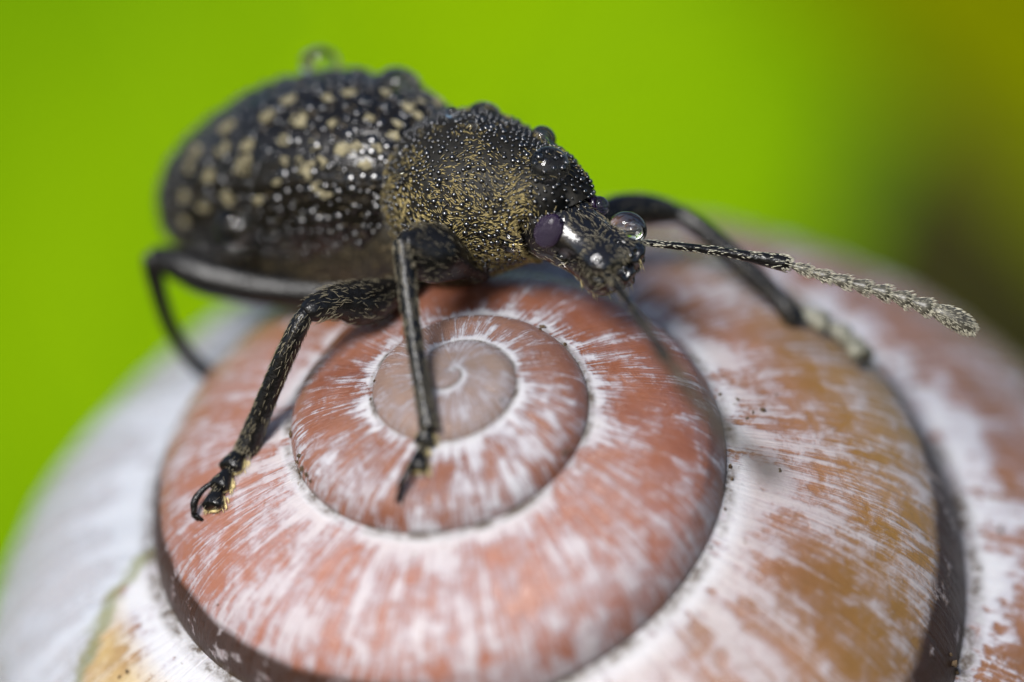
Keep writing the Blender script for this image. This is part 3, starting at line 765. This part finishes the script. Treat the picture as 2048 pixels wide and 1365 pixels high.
# ------------------------------------------------------------------ water drops on the weevil
def drop(px, py, rpx, label, d=None, sq=.85, lift=.55):
    r = rpx / 100.0
    o_ = Vector(O - VIEW * D)
    if d is None:
        hit, nm, _, _ = BODY_BVH.ray_cast(o_, (Vector(P(px, py, 0)) - o_).normalized())
        if hit is None: hit, nm, _, _ = BODY_BVH.find_nearest(Vector(P(px, py, 1.0)))
    else:
        hit, nm, _, _ = BODY_BVH.find_nearest(Vector(P(px, py, d)))
    c = np.array(hit); nm = np.array(nm)
    e, _, _, _ = (None, 0, 0, 0)
    if nm @ (c - O - VIEW * 3) < 0 and d is None and nm @ VIEW > 0: nm = -nm
    if d is not None:
        v_ = np.array(P(px, py, d)) - c
        if np.linalg.norm(v_) > .02 and v_ @ nm < 0: nm = -nm
    A = unit(np.cross(nm, [.3, .5, .8])); B = np.cross(nm, A)
    v, f = ICO4
    V_ = sum(v[:, k:k + 1] * s * a for k, (s, a) in enumerate(((r, A), (r, B), (r * sq, nm))))
    ctr = c + nm * r * lift
    me = bpy.data.meshes.new('water_drop'); me.from_pydata([tuple(x) for x in V_.tolist()], [], [tuple(x) for x in f.tolist()])
    me.polygons.foreach_set('use_smooth', [True] * len(me.polygons)); me.materials.append(M_WATER)
    ob_ = bpy.data.objects.new('water_drop', me); COL.objects.link(ob_); ob_.location = Vector(ctr)
    tag(ob_, label, 'water drop', 'water drops on the weevil')
drop(640, 128, 40, 'large clear water drop standing on the far rear top of the wing cases', d=4.3, lift=.45)
drop(716, 156, 22, 'small water drop with bright glint on top of the wing cases', d=3.4, lift=.3)
drop(806, 158, 48, 'large dark water drop on the shoulder of the wing cases', d=3.0, lift=-.15, sq=.75)
drop(902, 213, 14, 'tiny water drop at the joint on top between wing cases and collar')
drop(484, 446, 46, 'large glinting water drop low on the near flank of the wing cases', lift=.5)
drop(807, 306, 10, 'tiny water drop in the groove between wing cases and collar')
drop(812, 352, 17, 'oblong water drop wedged in the groove beside the collar')
drop(972, 222, 34, 'dark water drop crowning the top of the collar', d=1.5, lift=-.2, sq=.75)
drop(944, 259, 13, 'small water drop glinting below the crown of the collar')
drop(1090, 272, 27, 'clear water drop on the far upper shoulder of the collar', d=.95, lift=.1)
drop(1098, 335, 42, 'large water drop in the notch between collar and head', lift=.1)
drop(1128, 330, 22, 'clear water drop on the far side of the neck', d=.6, lift=.2)
drop(1170, 384, 12, 'small round water drop on the far edge of the forehead', d=.4)
drop(1200, 412, 20, 'water drop clinging to the far edge of the snout', d=.3)
drop(1254, 462, 40, 'large clear water drop on the far side of the snout tip', d=.25, lift=.4)
drop(1266, 462, 20, 'smaller water drop sitting in front of the large snout drop', d=-.3)
drop(1026, 476, 24, 'black looking water drop behind the cheek under the collar')
drop(1130, 514, 18, 'round water drop hanging under the eye')
drop(1121, 443, 9, 'tiny water drop at the front rim of the eye')
drop(1194, 521, 12, 'glinting water drop in the pit at the side of the snout', lift=.05)
drop(1237, 490, 10, 'tiny water drop on the top of the snout tip')
drop(1238, 543, 9, 'tiny water drop on the jaw at the snout end')
drop(890, 402, 10, 'tiny water drop low on the near side of the collar')
drop(905, 505, 22, 'white glinting water drop behind the near front knee')

# ------------------------------------------------------------------ soil crumbs caught on the shell
crumbs = [(583, 869, 7), (600, 912, 6), (596, 925, 5), (606, 938, 7), (615, 950, 6), (622, 962, 5), (600, 945, 4), (1085, 655, 7), (1130, 690, 5), (1525, 822, 8), (1506, 826, 4), (1494, 838, 4), (1475, 800, 5),
          (1460, 935, 6), (1464, 960, 5), (1450, 1020, 5), (1128, 905, 6), (1140, 900, 4), (1905, 1328, 11), (1912, 1345, 7), (1900, 1310, 5), (2000, 1062, 8), (1960, 1140, 6), (1955, 1180, 5), (1552, 790, 4), (1560, 942, 5),
          (1080, 660, 4), (1002, 800, 5), (742, 800, 4), (750, 762, 4), (1420, 1095, 5), (1440, 790, 5), (255, 1345, 6), (240, 1355, 4), (1878, 1100, 4), (780, 955, 3), (436, 1210, 3), (668, 1022, 4), (740, 1052, 4), (1190, 1200, 3)]
for px, py, s in crumbs:
    q, nn = on_shell(px, py, 0)
    if q is None: continue
    v, f = ICO2
    sc = np.array([1 + .5 * mnoise.noise(Vector(x * 1.7 + np.array([px, py, 0.]))) for x in v])
    V_ = v * (sc ** 1.6)[:, None] * np.array([1.3, .9, .7]) * s * .72 / 100
    me = bpy.data.meshes.new('soil_crumb'); me.from_pydata([tuple(x) for x in V_.tolist()], [], [tuple(x) for x in f.tolist()]); me.materials.append(M_SOIL_CRUMB)
    c_ = bpy.data.objects.new('soil_crumb', me); COL.objects.link(c_); c_.location = Vector(q + nn * s * .003); c_.rotation_euler = (random.random() * 3, random.random() * 3, random.random() * 3)
    where = ('caught in the suture beside the near middle foot' if px < 700 and 850 < py < 1070 else 'lodged in the inner suture just below the head' if py < 700 else
             'on the chalky strip outside the middle whorl' if 1400 < px < 1600 else 'beside the dark outer band of the shell' if px > 1850 else 'on the yellow patch below the growth scar' if px < 300 else 'on the brown inner whorls of the shell')
    tag(c_, 'tiny dark soil crumb ' + where, 'soil crumb', 'soil crumbs ' + where)

# ------------------------------------------------------------------ ground and the leaves behind
gm, nt, b = new_mat('dark_soil')
tc = N(nt, 'ShaderNodeTexCoord'); f1 = noise(nt, tc.outputs['Object'], .09, 5, .6); f2 = noise(nt, tc.outputs['Object'], .7, 4)
lk(nt, mixc(nt, ramp(nt, f1, [(.35, 0.0), (.65, 1.0)]), (.022, .019, .001), (.05, .044, .002)), b.inputs['Base Color']); b.inputs['Roughness'].default_value = .9; b.inputs['Specular IOR Level'].default_value = .1
bump(nt, b, f2, .8, 1.0)
def ground_h(x, y):
    k = min(max((math.hypot(x, y - 5) - 24) / 60, 0), 1); k = k * k * (3 - 2 * k)      # the shell lies on a low mound
    return GROUND_Z - .05 + k * (2.2 * mnoise.noise((x * .03, y * .03, 2)) - 26)
ng = 70; gx = np.linspace(-260, 260, ng); gy = np.linspace(-200, 420, ng)
gv = [(x, y, ground_h(x, y)) for x in gx for y in gy]
g = mesh('ground', gv, [tuple(reversed(q)) for q in grid_faces(ng, ng, False)], gm); tag(g, kind='structure')
bpy.context.view_layer.update()

def leaf_mat(name, c1, c2, trans=.4):
    m, nt, b = new_mat(name)
    tc = N(nt, 'ShaderNodeTexCoord'); f = noise(nt, tc.outputs['Object'], .05, 3)
    c = mixc(nt, ramp(nt, f, [(.35, 0.0), (.65, 1.0)]), c1, c2)
    lk(nt, c, b.inputs['Base Color']); b.inputs['Roughness'].default_value = .5; b.inputs['Specular IOR Level'].default_value = .02
    tr = N(nt, 'ShaderNodeBsdfTranslucent'); lk(nt, c, tr.inputs[0])
    mx = N(nt, 'ShaderNodeMixShader'); mx.inputs[0].default_value = trans
    lk(nt, b.outputs[0], mx.inputs[1]); lk(nt, tr.outputs[0], mx.inputs[2])
    lk(nt, mx.outputs[0], nt.nodes['Material Output'].inputs[0]); return m
def make_leaf(name, label, base, along, facing, length, width, mat, vein, curl=.0, sag=.0):
    """broad ovate blade, cupped, with a raised midrib and side veins"""
    ax = unit(along); nm = unit(np.asarray(facing) - (np.asarray(facing) @ ax) * ax); sd_ = np.cross(ax, nm)
    root = empty(name, base); tag(root, label, 'leaf')
    nu, nv = 60, 41
    def pt(u, w):
        half = width * .5 * (math.sin(PI * min(u ** .62, 1)) ** .72 if 0 < u < 1 else 0.0) * (1 + .04 * math.sin(u * 26) * abs(w))
        x = w * half
        z = curl * (x * x) / width - sag * (u - .35) ** 2 * length + 1.2 * math.cos((u * 9 - abs(w) * 2.5) * 2 * PI) * .35 - .7 * math.exp(-(x / 2.5) ** 2)
        return np.asarray(base) + ax * u * length + sd_ * x + nm * z
    V_ = np.array([pt(u, w) for u in np.linspace(0, 1, nu) for w in np.linspace(-1, 1, nv)])
    F_ = grid_faces(nu, nv, False)
    bl = mesh('blade', V_, F_, mat, root)
    so_ = bl.modifiers.new('thickness', 'SOLIDIFY'); so_.thickness = .35
    v, f, *_ = tube(np.array([[*(pt(u, 0) - nm * .2), 1.3 * (1 - .8 * u)] for u in np.linspace(0, 1, 12)]), 40, 8); mesh('midrib', v, f, vein, root)
    for k in range(1, 8):
        for s in (-1, 1):
            u0 = k / 9
            v, f, *_ = tube(np.array([[*pt(min(u0 + .16 * q, .98), s * q * .92), .55 * (1 - .75 * q)] for q in np.linspace(0.01, 1, 8)]), 18, 6); mesh('side_vein', v, f, vein, root)
    return root
LM1 = leaf_mat('bright_leaf', (.14, .30, .0), (.24, .42, .0)); LV1 = leaf_mat('bright_leaf_vein', (.33, .52, .0), (.36, .55, .0))
LM2 = leaf_mat('yellow_leaf', (.17, .215, .0), (.20, .24, .0)); LV2 = leaf_mat('yellow_leaf_vein', (.22, .25, .0), (.24, .26, .0))
LM3 = leaf_mat('olive_leaf', (.135, .30, .0), (.16, .35, .0)); LV3 = leaf_mat('olive_leaf_vein', (.18, .36, .0), (.19, .38, .0))

make_leaf('green_leaf', 'big bright green leaf standing out of focus behind the weevil', P(0, 1750, 100), C2W((.5, 1, -.15)), C2W((-.15, .35, 1)), 80, 39, LM1, LV1, .42)
make_leaf('dark_green_leaf', 'darker green leaf standing beside the big bright leaf, out of focus', P(-1280, 1700, 104), C2W((.02, 1, -.1)), C2W((.1, .35, 1)), 84, 40, LM3, LV3, .12)
make_leaf('yellow_leaf', 'yellowish green leaf out of focus behind the tip of the antenna', P(3000, 760, 86), C2W((-1, .85, -.1)), C2W((-.1, .4, 1)), 42, 12, LM2, LV2, .1)
